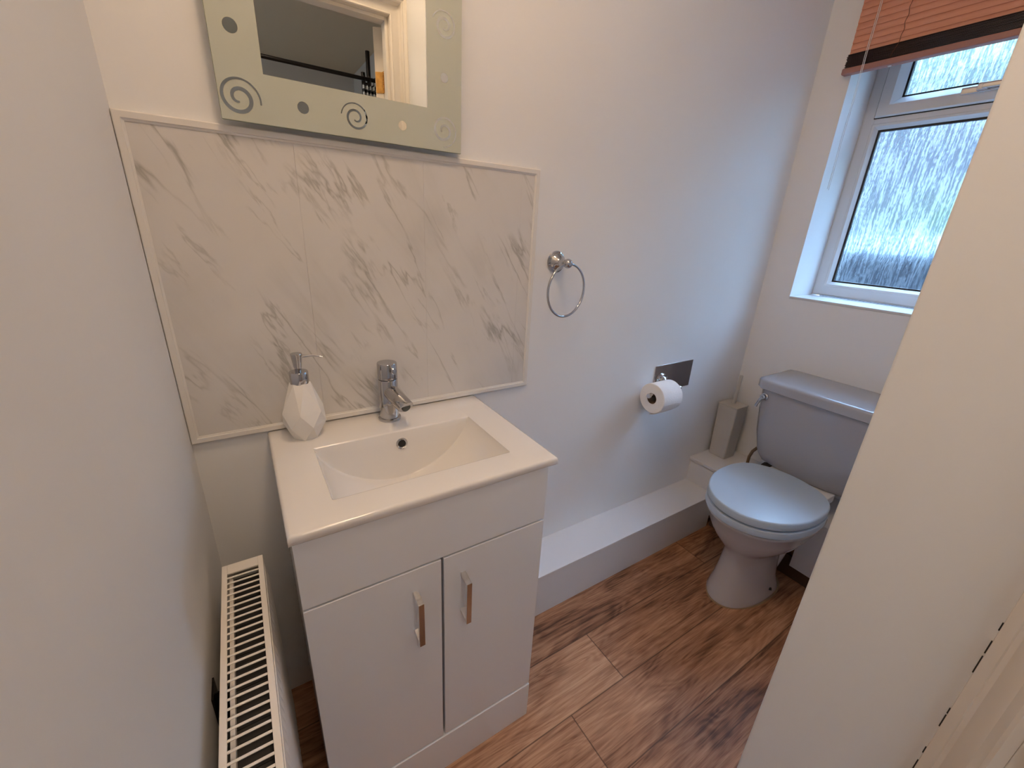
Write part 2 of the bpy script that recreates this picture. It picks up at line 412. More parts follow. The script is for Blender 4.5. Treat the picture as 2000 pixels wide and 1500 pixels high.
# window wall with its opening
WY0, WY1, WZ0, WZ1 = -0.12, -0.72, 1.031, 2.08
bm = NB()
box(bm, XW, 2.30, WY1, WY0, 0, WZ0); box(bm, XW, 2.30, WY1, WY0, WZ1, CZ)
box(bm, XW, 2.30, WY0, 0, 0, CZ); box(bm, XW, 2.30, -0.90, WY1, 0, CZ)
struct('wall_right', bm, M['wall'])
bm = NB(); box(bm, XN, 2.30, YF - 0.1, YN, 0, CZ); struct('wall_front_alcove', bm, M['wall'], bevel=0.004)
LX, RX, HZ = 0.145, 0.765, 1.985      # clear door opening
bm = NB(); box(bm, -0.12, LX - 0.025, YF - 0.1, YF, 0, CZ); box(bm, LX - 0.025, XN, YF - 0.1, YF, HZ + 0.025, CZ)
box(bm, RX + 0.025, XN, YF - 0.1, YF, 0, HZ + 0.025)
struct('wall_front', bm, M['wall'])
bm = NB(); box(bm, -0.12, 2.36, -1.14, 0.12, CZ, CZ + 0.08); struct('ceiling', bm, M['wall'])
bm = NB(); box(bm, -1.2, 2.36, -3.5, -1.14, CZ, CZ + 0.08); struct('ceiling_beyond', bm, mat('taupe_ceiling_paint', (0.64, 0.56, 0.42), 0.7, noise=(3, 0.02)))
# the room beyond the door
FY, FX = -3.40, 1.20
bm = NB(); box(bm, -1.2, FX + 0.1, FY - 0.1, FY, 0, CZ); struct('wall_beyond_far', bm, M['wall_far'])
bm = NB(); box(bm, FX, FX + 0.1, FY, YF - 0.1, 0, CZ); struct('wall_beyond_right', bm, M['wall_far'])
bm = NB(); box(bm, -1.2, -1.1, FY, -3.10, 0, CZ); box(bm, -1.2, -1.1, -2.70, YF - 0.1, 0, CZ)
box(bm, -1.2, -1.1, -3.10, -2.70, 0, 1.0); box(bm, -1.2, -1.1, -3.10, -2.70, 2.10, CZ)
struct('wall_beyond_left', bm, M['wall_far'])
bm = NB(); box(bm, -1.2, -0.12, YF - 0.1, YF, 0, CZ); struct('wall_beyond_front', bm, M['wall_far'])

# pipe boxing along the skirting line
bm = NB(); box(bm, 0.6232, 1.79, -0.149, 0, 0, 0.160); box(bm, 0.6232, 1.79, -0.1505, 0, 0.160, 0.172)
struct('trim_1', bm, M['box'], bevel=0.0015)
bm = NB()
box(bm, 1.782, XW, YN, 0, 0.279, 0.293)
box(bm, 1.79, 1.804, -0.335, -0.0, 0.06, 0.279); box(bm, 1.79, 1.804, YN, -0.497, 0.06, 0.279)
struct('trim_2', bm, M['box'], bevel=0.0015)
bm = NB(); box(bm, 1.806, 1.818, YN, -0.15, 0, 0.09); struct('trim_3', bm, M['skirt'])

# ------------------------------------------------------------------ door frame, architrave, door leaf, hinge
d1 = bpy.data.objects.new('door_1', None); C.objects.link(d1); d1.location = (RX, YF - 0.1, 0); d1['kind'] = 'structure'
T = d1.location
bm = NB()
box(bm, RX, RX + 0.025, YF - 0.1, YF, 0, HZ + 0.025); box(bm, LX - 0.025, LX, YF - 0.1, YF, 0, HZ + 0.025)
box(bm, LX, RX, YF - 0.1, YF, HZ, HZ + 0.025)
box(bm, RX - 0.012, RX, YF - 0.055, YF - 0.015, 0, HZ); box(bm, LX, LX + 0.012, YF - 0.055, YF - 0.015, 0, HZ)
box(bm, LX + 0.012, RX - 0.012, YF - 0.055, YF - 0.015, HZ - 0.012, HZ)
obj('door_frame', L_(bm, T), M['gloss'], d1, bevel=0.0015)
# architrave: section (distance from opening edge, thickness), mitred round the opening
prof = [(0.000, 0.0), (0.000, 0.009), (0.003, 0.0125), (0.0065, 0.012), (0.0085, 0.010), (0.030, 0.018), (0.036, 0.027), (0.0365, 0.034), (0.040, 0.0385), (0.044, 0.040), (0.052, 0.050), (0.055, 0.0505), (0.055, 0.0)]
bm = NB()
def arch(d, t, k_):
    return [Vector((RX + d, YF + t, 0.0)), Vector((RX + d, YF + t, HZ + d)), Vector((LX - d, YF + t, HZ + d)), Vector((LX - d, YF + t, 0.0))][k_]
rings(bm, [[arch(d, t, k_) for d, t in prof] for k_ in range(4)])
obj('architrave', L_(bm, T), M['gloss'], d1, smooth=True, angle=30)
# dark open gaps where the architrave meets the wall
for zc, hh in ((0.841, .006), (0.808, .010), (0.779, .014), (0.694, .005), (0.675, .011), (0.615, .006), (0.579, .014)):
    bm = NB(); box(bm, XN - 0.0012, XN + 0.0005, YF + 0.0495, YF + 0.0515, zc - hh, zc + hh)
    obj('paint_gap', L_(bm, T), M['dark'], d1)
# leaf swung outwards
a = math.radians(-62); Rm = Matrix.Translation((RX + 0.004, YF - 0.108, 0)) @ Matrix.Rotation(a, 4, 'Z')
bm = NB(); box(bm, 0.0, 0.60, -0.036, 0.0, 0.008, HZ - 0.004, M4=Rm)
leaf = obj('door_leaf', L_(bm, T), M['gloss'], d1, bevel=0.0015)
bm = NB()
box(bm, RX - 0.0015, RX + 0.002, YF - 0.099, YF - 0.060, 1.752, 1.828)
box(bm, -0.002, 0.0, -0.034, -0.002, 1.752, 1.828, M4=Rm)
for q in range(5): lathe(bm, (RX + 0.001, YF - 0.103, 1.752 + q * 0.0152), (0, 0, 1), [(0.005, 0.0006), (0.005, 0.0146)], 14)
h_ = obj('hinge', L_(bm, T), M['brass'], d1, smooth=True); 

# ------------------------------------------------------------------ splashback
sb = empty('splashback', (0, 0, 0.803), 'marble-effect panel splashback with white edging behind the basin', 'splashback')
T = sb.location
SX, Z0, Z1 = 0.819, 0.803, 1.388
xs = [0.004, 0.2525, 0.506, 0.7665, SX - 0.004]
for i in range(4):
    bm = NB(); box(bm, xs[i] + 0.00005, xs[i+1] - 0.00005, -0.007, -0.0005, Z0 + 0.003, Z1 - 0.003)
    obj('marble_panel', L_(bm, T), M['marble'], sb, bevel=0.0003, seg=1)
tw = 0.015
def trim(p):    # mitred edging strip, p = outer a, outer b, inner b, inner a (x,z)
    bm = NB(); oa, ob, ib, ia = p
    def q(pt, y): return Vector((pt[0], y, pt[1]))
    def mixp(a_, b_, t): return (a_[0]*(1-t)+b_[0]*t, a_[1]*(1-t)+b_[1]*t)
    sec = [(0, -0.0), (0, -0.009), (0.12, -0.0105), (0.72, -0.0105), (0.78, -0.0088), (1, -0.0080), (1, -0.0)]
    rings(bm, [[q(mixp(oa, ia, t), y) for t, y in sec], [q(mixp(ob, ib, t), y) for t, y in sec]])
    return obj('edging_strip', L_(bm, T), M['pvc'], sb, smooth=True, angle=25)
e0 = 0.001
trim(((e0, Z1), (SX, Z1), (SX - tw, Z1 - tw), (tw, Z1 - tw)))
trim(((e0, Z0), (SX, Z0), (SX - tw, Z0 + tw), (tw, Z0 + tw)))
trim(((e0, Z0), (e0, Z1), (tw, Z1 - tw), (tw, Z0 + tw)))
trim(((SX, Z0), (SX, Z1), (SX - tw, Z1 - tw), (SX - tw, Z0 + tw)))

# ------------------------------------------------------------------ mirror
MX0, MX1, MZ0, MZ1, MYF = 0.146, 0.5885, 1.3935, 1.990, -0.0250
mi = empty('wall_mirror', (MX0, 0, MZ0), 'rectangular mirror with frosted border of spirals and dots above the splashback', 'mirror')
T = mi.location
bm = NB(); box(bm, MX0 + 0.06, MX1 - 0.06, MYF + 0.005, 0.0, MZ0 + 0.08, MZ1 - 0.08); obj('backing_board', L_(bm, T), M['dark'], mi)
bm = NB(); box(bm, MX0, MX1, MYF + 0.0006, MYF + 0.0055, MZ0, MZ1); obj('glass_sheet', L_(bm, T), M['mirror_edge'], mi, bevel=0.001)
IX0, IX1, IZ0, IZ1 = 0.2165, 0.5115, 1.4695, 1.915
def plate(bm, x0, x1, z0, z1, y0, y1): box(bm, x0, x1, y0, y1, z0, z1)
bm = NB()
g = 0.0008
O = [(MX0+g, MZ0+g), (MX1-g, MZ0+g), (MX1-g, MZ1-g), (MX0+g, MZ1-g)]; I = [(IX0, IZ0), (IX1, IZ0), (IX1, IZ1), (IX0, IZ1)]
for k_ in range(4):
    j = (k_ + 1) % 4
    prism(bm, [(O[k_][0], MYF, O[k_][1]), (O[j][0], MYF, O[j][1]), (I[j][0], MYF, I[j][1]), (I[k_][0], MYF, I[k_][1])], (0, 0.0006, 0))
obj('frosted_border', L_(bm, T), M['frost'], mi)
bm = NB(); box(bm, IX0, IX1, MYF, MYF + 0.0006, IZ0, IZ1); obj('mirror_pane', L_(bm, T), M['mirror'], mi)
def spiral(cx, cz, a0, turns, r0, r1, w0, w1, cw):
    # cw: direction seen from the room; from the inner end outwards
    bm = NB(); n = 72; A = []; B = []
    for i in range(n + 1):
        t = i / n; an = math.radians(a0) + (-1 if cw else 1) * 2 * PI * turns * t
        r = r0 + (r1 - r0) * t; hw = (w0 + (w1 - w0) * math.sin(PI * min(1, t * 1.15)) ** 0.6) / 2 if t * 1.15 < 1 else w0 / 2
        A.append((cx + (r - hw) * math.cos(an), cz + (r - hw) * math.sin(an))); B.append((cx + (r + hw) * math.cos(an), cz + (r + hw) * math.sin(an)))
    ya, yb = MYF - 0.0004, MYF - 0.00005
    VA = [[bm.verts.new((p[0], y, p[1])) for p in A] for y in (ya, yb)]; VB = [[bm.verts.new((p[0], y, p[1])) for p in B] for y in (ya, yb)]
    for i in range(n):
        bm.faces.new((VA[0][i], VA[0][i+1], VB[0][i+1], VB[0][i])); bm.faces.new((VA[1][i], VB[1][i], VB[1][i+1], VA[1][i+1]))
        bm.faces.new((VA[0][i], VA[1][i], VA[1][i+1], VA[0][i+1])); bm.faces.new((VB[0][i], VB[0][i+1], VB[1][i+1], VB[1][i]))
    for i in (0, n): bm.faces.new((VA[0][i], VB[0][i], VB[1][i], VA[1][i]))
    obj('clear_spiral', L_(bm, T), M['mirror'], mi)
spiral(0.176, 1.4285, 270, 1.78, 0.006, 0.032, 0.0026, 0.0060, True)
spiral(0.3655, 1.4290, 235, 1.83, 0.005, 0.0262, 0.0018, 0.0038, False)
spiral(0.5475, 1.4330, 215, 1.85, 0.005, 0.0310, 0.0022, 0.0048, True)
spiral(0.550, 1.6150, 240, 1.78, 0.005, 0.0265, 0.0022, 0.0048, False)
spiral(0.181, 1.800, 200, 1.75, 0.006, 0.027, 0.0022, 0.0045, True)
spiral(0.366, 1.953, 200, 1.75, 0.006, 0.026, 0.0022, 0.0045, True)
spiral(0.181, 1.953, 240, 1.70, 0.006, 0.026, 0.0022, 0.0045, False)
for cx, cz, r in ((0.178, 1.528, .0105), (0.274, 1.430, .0095), (0.457, 1.429, .0085), (0.549, 1.528, .0085), (0.549, 1.70, .0085), (0.178, 1.66, .0100), (0.275, 1.953, .009), (0.457, 1.953, .009)):
    bm = NB(); lathe(bm, (cx, MYF - 0.0004, cz), (0, 1, 0), [(r, 0), (r, 0.00035)], 28); obj('clear_dot', L_(bm, T), M['mirror'], mi)

# ------------------------------------------------------------------ vanity cabinet
VX0, VX1, VY = 0.139, 0.6228, -0.386
va = empty('vanity_cabinet', (VX0, 0, 0), 'white gloss two door vanity cabinet standing under the basin', 'cabinet')
T = va.location
FB = VY + 0.018
bm = NB()
box(bm, VX0, VX0 + 0.016, FB - 0.0005, -0.002, 0, 0.782); box(bm, VX1 - 0.016, VX1, FB - 0.0005, -0.002, 0, 0.782)
box(bm, VX0 + 0.016, VX1 - 0.016, FB, -0.002, 0.123, 0.139); box(bm, VX0 + 0.016, VX1 - 0.016, -0.010, -0.002, 0.139, 0.60)
obj('body', L_(bm, T), M['lacquer'], va)
bm = NB(); box(bm, VX0, VX1, VY, FB - 0.0008, 0.6495, 0.7815); obj('fascia_panel', L_(bm, T), M['lacquer'], va, bevel=0.0015)
bm = NB(); box(bm, VX0, VX1, VY - 0.0025, FB - 0.0008, 0.0, 0.1205); obj('plinth', L_(bm, T), M['lacquer'], va, bevel=0.0015)
bm = NB(); box(bm, VX0 + .001, VX1 - .001, FB - 0.0007, FB, 0.12, 0.65); obj('gap_shade_strip', L_(bm, T), M['dark'], va)  # black strip added behind the doors to imitate shade in their gaps
for x0, x1, hx in ((VX0, 0.3793, 0.3265), (0.3843, VX1, 0.4255)):
    bm = NB(); box(bm, x0, x1, VY, FB - 0.0008, 0.1235, 0.6455); d = obj('door', L_(bm, T), M['lacquer'], va, bevel=0.0015)
    bm = NB()
    za, zb = 0.484, 0.590; hw = 0.0055; yo = VY - 0.027
    path = [(VY, zb + 0.002), (yo, zb - 0.006), (yo, za + 0.004), (VY, za + 0.010)]
    # squared D handle: flat bar swept round the corners
    outp = [(VY, zb + 0.004), (yo - 0.003, zb - 0.002), (yo - 0.003, za - 0.001), (yo + 0.004, za - 0.001), (VY, za + 0.007)]
    inp = [(VY, zb - 0.003), (yo + 0.003, zb - 0.011), (yo + 0.003, za + 0.007), (yo + 0.005, za + 0.0072), (VY, za + 0.014)]
    rs = [[(hx - hw, o_[0], o_[1]), (hx + hw, o_[0], o_[1]), (hx + hw, i_[0], i_[1]), (hx - hw, i_[0], i_[1])] for o_, i_ in zip(outp, inp)]
    rings(bm, [[Vector(p) for p in r_] for r_ in rs])
    obj('handle', L_(bm, T), M['chrome_b'], d, bevel=0.0008)

# ------------------------------------------------------------------ basin
BX0, BX1, BYF, BZ = 0.134, 0.644, -0.390, 0.800
OX0, OX1, OY0, OY1 = 0.209, 0.564, -0.126, -0.323     # opening
ba = empty('basin', (BX0, 0, 0.782), 'white ceramic rectangular basin on top of the vanity cabinet', 'basin')
T = ba.location
bm = NB()
xc, hw = (OX0 + OX1) / 2, (OX1 - OX0) / 2
nx = 64
xs = [BX0, BX0 + 0.0025, BX0 + 0.006] + [BX0 + 0.006 + (OX0 - 0.003 - BX0 - 0.006) * i / 4 for i in range(1, 5)]
us = [-math.cos(PI * i / nx) for i in range(nx + 1)]
xin = [xc + hw * u for u in us]
xs2 = [OX1 + 0.003 + (BX1 - 0.006 - OX1 - 0.003) * i / 4 for i in range(0, 4)] + [BX1 - 0.006, BX1 - 0.0025, BX1]
def depth(x):
    u = (x - xc) / hw
    return 0.115 * max(0.0, 1 - u * u) ** 0.72 if abs(u) < 1 else 0.0
def yrow(D):
    k_ = D / 0.115
    f = min(1, D / 0.012)
    back = [(OY0 + 0.0015 * f + 0.002, 0), (OY0 + 0.0003, -0.0006 * f), (OY0 - 0.0012 * f, -0.0030 * f), (OY0 - 0.003 * k_ - .001*f, -D * 0.3), (OY0 - 0.008 * k_ - .0012*f, -D * 0.75), (OY0 - 0.011 * k_ - .0014*f, -D + 0.0025 * f), (OY0 - 0.0118 * k_ - .0016*f, -D + 0.0008 * f), (OY0 - 0.014 * k_ - .003, -D)]
    front = [(OY1 + 0.020 * k_ + .004, -D), (OY1 + 0.014 * k_ + .002*f, -D + 0.003 * f), (OY1 + 0.010 * k_ + .0014*f, -D * 0.8), (OY1 + 0.004 * k_ + 0.0012 * f, -D * 0.3), (OY1 + 0.0008*f, -0.0024 * f), (OY1 - 0.0006 * f, -0.0005 * f), (OY1 - 0.003, 0)]
    mid = []
    b0, f0 = back[-1][0], front[0][0]
    for i in range(1, 12): mid.append((b0 + (f0 - b0) * i / 12, -D))
    return back + mid + front
def col(x, D):
    r = [(-0.0005, -0.018), (-0.0005, -0.003), (-0.0015, -0.001), (-0.004, 0), (-0.06, 0)] + yrow(D) + [(BYF + 0.03, 0), (BYF + 0.006, 0), (BYF + 0.0025, -0.0008), (BYF + 0.0006, -0.003), (BYF, -0.006), (BYF + 0.0005, -0.015), (BYF + 0.003, -0.018)]
    r += [(OY1 - 0.012, -0.0181), (OY1 - 0.008, -0.0181 - max(0, D - 0.008) * 0.98), ((OY0 + OY1) / 2, -0.0182 - max(0, D - 0.008)), (OY0 + 0.010, -0.0181 - max(0, D - 0.008) * 0.98), (OY0 + 0.014, -0.0181)]
    return r
cols = []
for x in xs + xin + xs2:
    c_ = col(x, depth(x))
    dz = 0.0
    if abs(x - BX0) < 1e-9 or abs(x - BX1) < 1e-9: dz = -0.005
    elif abs(x - BX0) < 0.003 or abs(x - BX1) < 0.003: dz = -0.0012
    cols.append([Vector((x, y, BZ + (max(z + dz, -0.018) if (z > -0.0179 and dz) else z))) for y, z in c_])
rings(bm, cols, True, True, closed=True)
obj('bowl', L_(bm, T), M['ceramic'], ba, smooth=True, angle=50)
# overflow ring on the sloping back wall
bm = NB(); oc = Vector((0.3925, -0.1305, 0.7685)); on_ = Vector((0, -1, 0.10)).normalized()
lathe(bm, oc + on_ * -0.001, on_, [(0.0085, 0.0005), (0.0085, 0.003), (0.0100, 0.0042), (0.0128, 0.003), (0.0135, 0.0)], 36, cap0=False, cap1=False)
orr = obj('overflow_ring', L_(bm, T), M['chrome'], ba, smooth=True)
bm = NB(); lathe(bm, oc, on_, [(0.0086, 0.0), (0.0086, 0.0006)], 28)
orr2 = obj('overflow_hole', L_(bm, T), M['dark'], ba)
bm = NB(); lathe(bm, (xc, -0.20, BZ - 0.1148), (0, 0, 1), [(0.030, 0.0), (0.031, 0.002), (0.027, 0.004), (0.006, 0.005)], 36)
obj('plug', L_(bm, T), M['chrome'], ba, smooth=True)

# ------------------------------------------------------------------ tap
tp = empty('basin_tap', (0.390, -0.052, BZ), 'chrome mixer tap standing at the back of the basin', 'tap', rz=math.radians(12))
bm = NB(); lathe(bm, (0, 0, 0), (0, 0, 1), [(0.0262, 0), (0.0268, 0.002), (0.0262, 0.0055), (0.0235, 0.007)], 48); obj('base_ring', bm, M['chrome'], tp, smooth=True)
bm = NB(); lathe(bm, (0, 0, 0.0065), (0, 0, 1), [(0.0222, 0), (0.0222, 0.0945), (0.0215, 0.0955)], 48); obj('body', bm, M['chrome'], tp, smooth=True)
bm = NB(); lathe(bm, (0, 0, 0.1035), (0, 0, 1), [(0.0212, 0), (0.0224, 0.0008), (0.0224, 0.0365), (0.0215, 0.038), (0.002, 0.0382)], 48); hd = obj('lever_cap', bm, M['chrome'], tp, smooth=True)
bm = NB(); lathe(bm, (0, -0.020, 0.128), (0, -1, 0.05), [(0.0050, 0), (0.0050, 0.004), (0.0072, 0.006), (0.0075, 0.0125), (0.006, 0.014)], 24); obj('lever_pin', bm, M['chrome'], hd, smooth=True)
bm = NB(); ax = Vector((0, -1, -0.27)).normalized()
rs = []; u = Vector((1, 0, 0)); v = ax.cross(u)
for h, r in ((0.0, 0.0180), (0.05, 0.0180), (0.078, 0.0178), (0.0815, 0.0170)):
    rr = []
    for i in range(32):
        an = 2*PI*i/32; p = Vector((0, 0, 0.077)) + ax * h + u * math.cos(an) * r + v * math.sin(an) * r
        if h > 0.06: p += ax * (math.sin(an) * 0.007)      # slanted end
        rr.append(p)
    rs.append(rr)
rings(bm, rs); sp_ = obj('spout', bm, M['chrome'], tp, smooth=True)
bm = NB(); lathe(bm, Vector((0, 0, 0.077)) + ax * 0.0765 , ax, [(0.0105, 0), (0.0105, 0.0065), (0.0095, 0.0072)], 24); obj('aerator', bm, mat('grey_aerator_mesh', (0.10, 0.11, 0.11), 0.4, metal=0.5), sp_, smooth=True)

# ------------------------------------------------------------------ soap dispenser
so = empty('soap_dispenser', (0.206, -0.060, BZ), 'faceted white soap dispenser with chrome pump on left of basin', 'soap dispenser')
bm = NB(); n = 6
def hexr(r, z, ph): return [Vector((r*math.cos(2*PI*(i + ph)/n), r*math.sin(2*PI*(i + ph)/n), z)) for i in range(n)]
A = [bm.verts.new(p) for p in hexr(0.0260, 0.0, 0.25)]
B = [bm.verts.new(p) for p in hexr(0.0425, 0.034, -0.25)]
Cc = [bm.verts.new(p) for p in hexr(0.0425, 0.064, 0.25)]
D_ = [bm.verts.new(p) for p in hexr(0.0200, 0.124, -0.25)]
bm.faces.new(A[::-1])
for i in range(n):
    j = (i + 1) % n
    bm.faces.new((A[i], B[j], B[i])); bm.faces.new((A[i], A[j], B[j]))
    bm.faces.new((B[i], B[j], Cc[i])); bm.faces.new((Cc[i], B[j], Cc[j]))
    bm.faces.new((Cc[i], D_[j], D_[i])); bm.faces.new((Cc[i], Cc[j], D_[j]))
bm.faces.new(D_)
obj('bottle', bm, M['matte_ceramic'], so)
bm = NB(); lathe(bm, (0, 0, 0.1225), (0, 0, 1), [(0.0178, 0), (0.0182, 0.001), (0.0182, 0.024), (0.0172, 0.0255), (0.006, 0.0255)], 40); obj('collar', bm, M['chrome'], so, smooth=True)
bm = NB(); lathe(bm, (0, 0, 0.147), (0, 0, 1), [(0.0062, 0), (0.0062, 0.006), (0.0078, 0.012), (0.0108, 0.036), (0.0112, 0.0375), (0.0105, 0.039)], 32)
pu = obj('pump_head', bm, M['chrome'], so, smooth=True)
bm = NB(); tube(bm, [(0.008, -0.001, 0.179), (0.026, -0.006, 0.1805), (0.038, -0.010, 0.1795), (0.047, -0.013, 0.1765)], [0.0032, 0.0024, 0.0018, 0.0015], 12); obj('nozzle', bm, M['chrome'], pu, smooth=True)

# ------------------------------------------------------------------ towel ring
tr = empty('towel_ring', (0.898, 0, 1.162), 'round chrome towel ring on wall right of splashback', 'towel ring')
bm = NB(); lathe(bm, (0, 0, 0), (0, -1, 0), [(0.0295, 0), (0.0305, 0.003), (0.0290, 0.006), (0.0235, 0.0085), (0.0245, 0.0105), (0.0225, 0.014), (0.0150, 0.019), (0.0105, 0.024), (0.0100, 0.040), (0.0085, 0.044)], 40)
obj('wall_rosette', bm, M['chrome'], tr, smooth=True)
bm = NB(); lathe(bm, (0, -0.042, 0), (0, -1, 0), [(0.0080, 0), (0.0085, 0.001)] + [(0.0130 * math.sin(t), 0.013 - 0.0130 * math.cos(t) + 0.0005) for t in [0.75 + (PI - 0.8) * i / 12 for i in range(13)]], 32)
obj('knob', bm, M['chrome'], tr, smooth=True)
bm = NB(); rc = Vector((0.004, -0.055, -0.0735)); tube(bm, [rc + Vector((0.0725 * math.sin(2*PI*i/64), 0.010 * math.sin(2*PI*i/64), 0.0725 * math.cos(2*PI*i/64))) for i in range(64)], 0.0034, 12, closed=True)
obj('ring', bm, M['chrome'], tr, smooth=True)

# ------------------------------------------------------------------ steel plate, roll holder, paper roll
bm = NB(); box(bm, 1.4195, 1.648, -0.003, 0.0, 0.670, 0.7815); tag(obj('wall_plate', bm, M['steel'], bevel=0.0008), 'rectangular polished metal plate on wall behind the toilet paper holder', 'plate')
th = empty('toilet_roll_holder', (1.466, -0.003, 0.714), 'chrome toilet roll holder fixed to the metal wall plate', 'holder')
bm = NB(); lathe(bm, (0, 0, 0), (0, -1, 0), [(0.0315, 0), (0.0325, 0.003), (0.0300, 0.006), (0.0225, 0.008), (0.0235, 0.010), (0.0210, 0.014), (0.014, 0.019), (0.0095, 0.023), (0.0090, 0.055)], 40); obj('wall_rosette', bm, M['chrome'], th, smooth=True)
bm = NB(); lathe(bm, (0, -0.050, 0), (0, -1, 0), [(0.008, 0)] + [(0.0125 * math.sin(t), 0.0125 - 0.0125 * math.cos(t)) for t in [0.75 + (PI - 0.8) * i / 12 for i in range(13)]], 28); obj('knob', bm, M['chrome'], th, smooth=True)
bm = NB(); tube(bm, [(0.030, -0.0625, -0.010), (-0.138, -0.0625, -0.014)], 0.0065, 16)
lathe(bm, (0.024, -0.0625, -0.010), (1, 0, 0), [(0.0065, 0), (0.0088, 0.003), (0.0088, 0.009), (0.005, 0.012)], 20)
lathe(bm, (-0.144, -0.0625, -0.014), (1, 0, 0), [(0.0078, 0), (0.0090, 0.002), (0.0090, 0.008), (0.0065, 0.011)], 24)
obj('bar', bm, M['chrome_b'], th, smooth=True)
bm = NB(); ro = (1.344, -0.0655, 0.6865); X0, X1 = 0.0, 0.104; R1, R0 = 0.0560, 0.0205
lathe(bm, ro, (1, 0, 0), [(R0, X0), (R1 - 0.002, X0), (R1, X0 + 0.002), (R1, X1 - 0.002), (R1 - 0.002, X1), (R0, X1)], 64, cap0=False, cap1=False)
# loose last sheet hanging a little away at the bottom
sh = [(R1 + 0.0004, math.radians(a_)) for a_ in (-20, -35, -50)] 
rl = []
for rr, an in [(R1 + .0006, -10), (R1 + .0010, -30), (R1 + .0018, -50), (R1 + .0035, -68), (R1 + .0055, -84), (R1 + .0065, -92)]:
    an = math.radians(an); rl.append((rr * math.cos(an), rr * math.sin(an)))
ring_pts = [[(ro[0] + X0 + 0.0005, ro[1] - c_, ro[2] + s_) for c_, s_ in rl] + [(ro[0] + X0 + 0.0005, ro[1] - c_ * .994, ro[2] + s_ * .994) for c_, s_ in rl[::-1]],
            [(ro[0] + X1 - 0.022, ro[1] - c_, ro[2] + s_) for c_, s_ in rl] + [(ro[0] + X1 - 0.022, ro[1] - c_ * .994, ro[2] + s_ * .994) for c_, s_ in rl[::-1]]]
rings(bm, [[Vector(p) for p in r_] for r_ in ring_pts])
pr = tag(obj('toilet_roll', L_(bm, ro), M['paper'], smooth=True, angle=40), 'white toilet paper roll hanging on the chrome bar', 'toilet paper'); pr.location = ro
bm = NB(); lathe(bm, (0, 0, 0), (1, 0, 0), [(R0, X0 + 0.0005), (R0 - 0.001, X0 + 0.0005), (R0 - 0.001, X1 - 0.0005), (R0, X1 - 0.0005)], 48, cap0=False, cap1=False); obj('cardboard_tube', bm, M['card'], pr, smooth=True)

# ------------------------------------------------------------------ toilet
CYT = -0.425
to = empty('toilet', (1.60, CYT, 0), 'grey toilet with pale blue closed lid below the window', 'toilet')
def egg(x0, x1, hw, z, n=48, sq=2.0, wide=0.56):
    """egg outline, nose at x0, back at x1; widest at `wide`"""
    xm = x0 + (x1 - x0) * wide; r = []
    for i in range(n):
        t = 2 * PI * i / n; c_, s_ = math.cos(t), math.sin(t)
        a_ = (xm - x0) if c_ < 0 else (x1 - xm)
        ex = 2.0 / (sq if c_ < 0 else max(sq, 2.9))
        px = xm + a_ * math.copysign(abs(c_) ** ex, c_); py = hw * math.copysign(abs(s_) ** (2.0 / sq), s_)
        r.append(Vector((px - 1.60, py, z)))
    return r
bm = NB()
sec = [(1.432, 1.775, .092, 0.0), (1.431, 1.765, .094, 0.010), (1.438, 1.755, .088, 0.030), (1.448, 1.740, .080, 0.07), (1.456, 1.735, .075, 0.12), (1.460, 1.735, .072, 0.165),
       (1.460, 1.742, .074, 0.200), (1.450, 1.750, .086, 0.222), (1.430, 1.762, .110, 0.245), (1.409, 1.775, .132, 0.275), (1.390, 1.788, .149, 0.312), (1.379, 1.798, .158, 0.350), (1.369, 1.800, .1665, 0.360), (1.368, 1.800, .1670, 0.366), (1.371, 1.798, .164, 0.3695)]
rings(bm, [egg(a_, b_, h_, z, sq=2.15) for a_, b_, h_, z in sec])
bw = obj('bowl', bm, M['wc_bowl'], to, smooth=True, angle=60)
bm = NB(); tube(bm, [(0.02, 0, 0.12), (0.10, -0.005, 0.10), (0.16, -0.005, 0.13), (0.235, -0.005, 0.15)], [0.070, 0.062, 0.055, 0.05], 24); obj('trap_pipe', bm, M['wc_bowl'], bw, smooth=True)
bm = NB(); lathe(bm, (1.63 - 1.60, -0.0845, 0.036), (0.3, -0.9, 0.35), [(0.0055, 0), (0.0055, 0.008)], 16); obj('screw_hole', bm, M['dark'], bw)
bm = NB(); rings(bm, [egg(1.425, 1.782, .0985, 0.0), egg(1.427, 1.780, .0970, 0.003)]); obj('floor_sealant', bm, M['seal'], to)
# seat ring and lid
def slab(prof_, z0, zt, rb, rt):
    x0, x1, hw_ = prof_
    o_ = lambda k_, z: (x0 + k_, x1 - k_, hw_ - k_, z)
    return [o_(rb, z0), o_(.3 * rb, z0 + .3 * rb), o_(0, z0 + rb), o_(0, zt - rt), o_(.15 * rt, zt - .5 * rt), o_(.5 * rt, zt - .15 * rt), o_(rt, zt)]
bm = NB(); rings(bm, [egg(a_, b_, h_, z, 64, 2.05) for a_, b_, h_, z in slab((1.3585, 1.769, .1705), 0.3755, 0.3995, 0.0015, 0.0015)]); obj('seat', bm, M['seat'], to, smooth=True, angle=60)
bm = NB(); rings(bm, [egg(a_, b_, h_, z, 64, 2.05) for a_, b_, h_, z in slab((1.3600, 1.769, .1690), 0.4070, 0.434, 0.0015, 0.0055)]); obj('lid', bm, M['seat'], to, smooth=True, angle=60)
for s_ in (-0.05, 0.05):
    bm = NB(); box(bm, 0.120, 0.160, s_ - 0.02, s_ + 0.02, 0.3725, 0.4095); obj('hinge_block', bm, M['seat'], to)
bm = NB(); box(bm, 0.165, 0.238, -0.118, 0.105, 0.3705, 0.402); obj('rear_deck', bm, M['ceramic'], to, bevel=0.003)['label'] = 'white plate behind the lid'
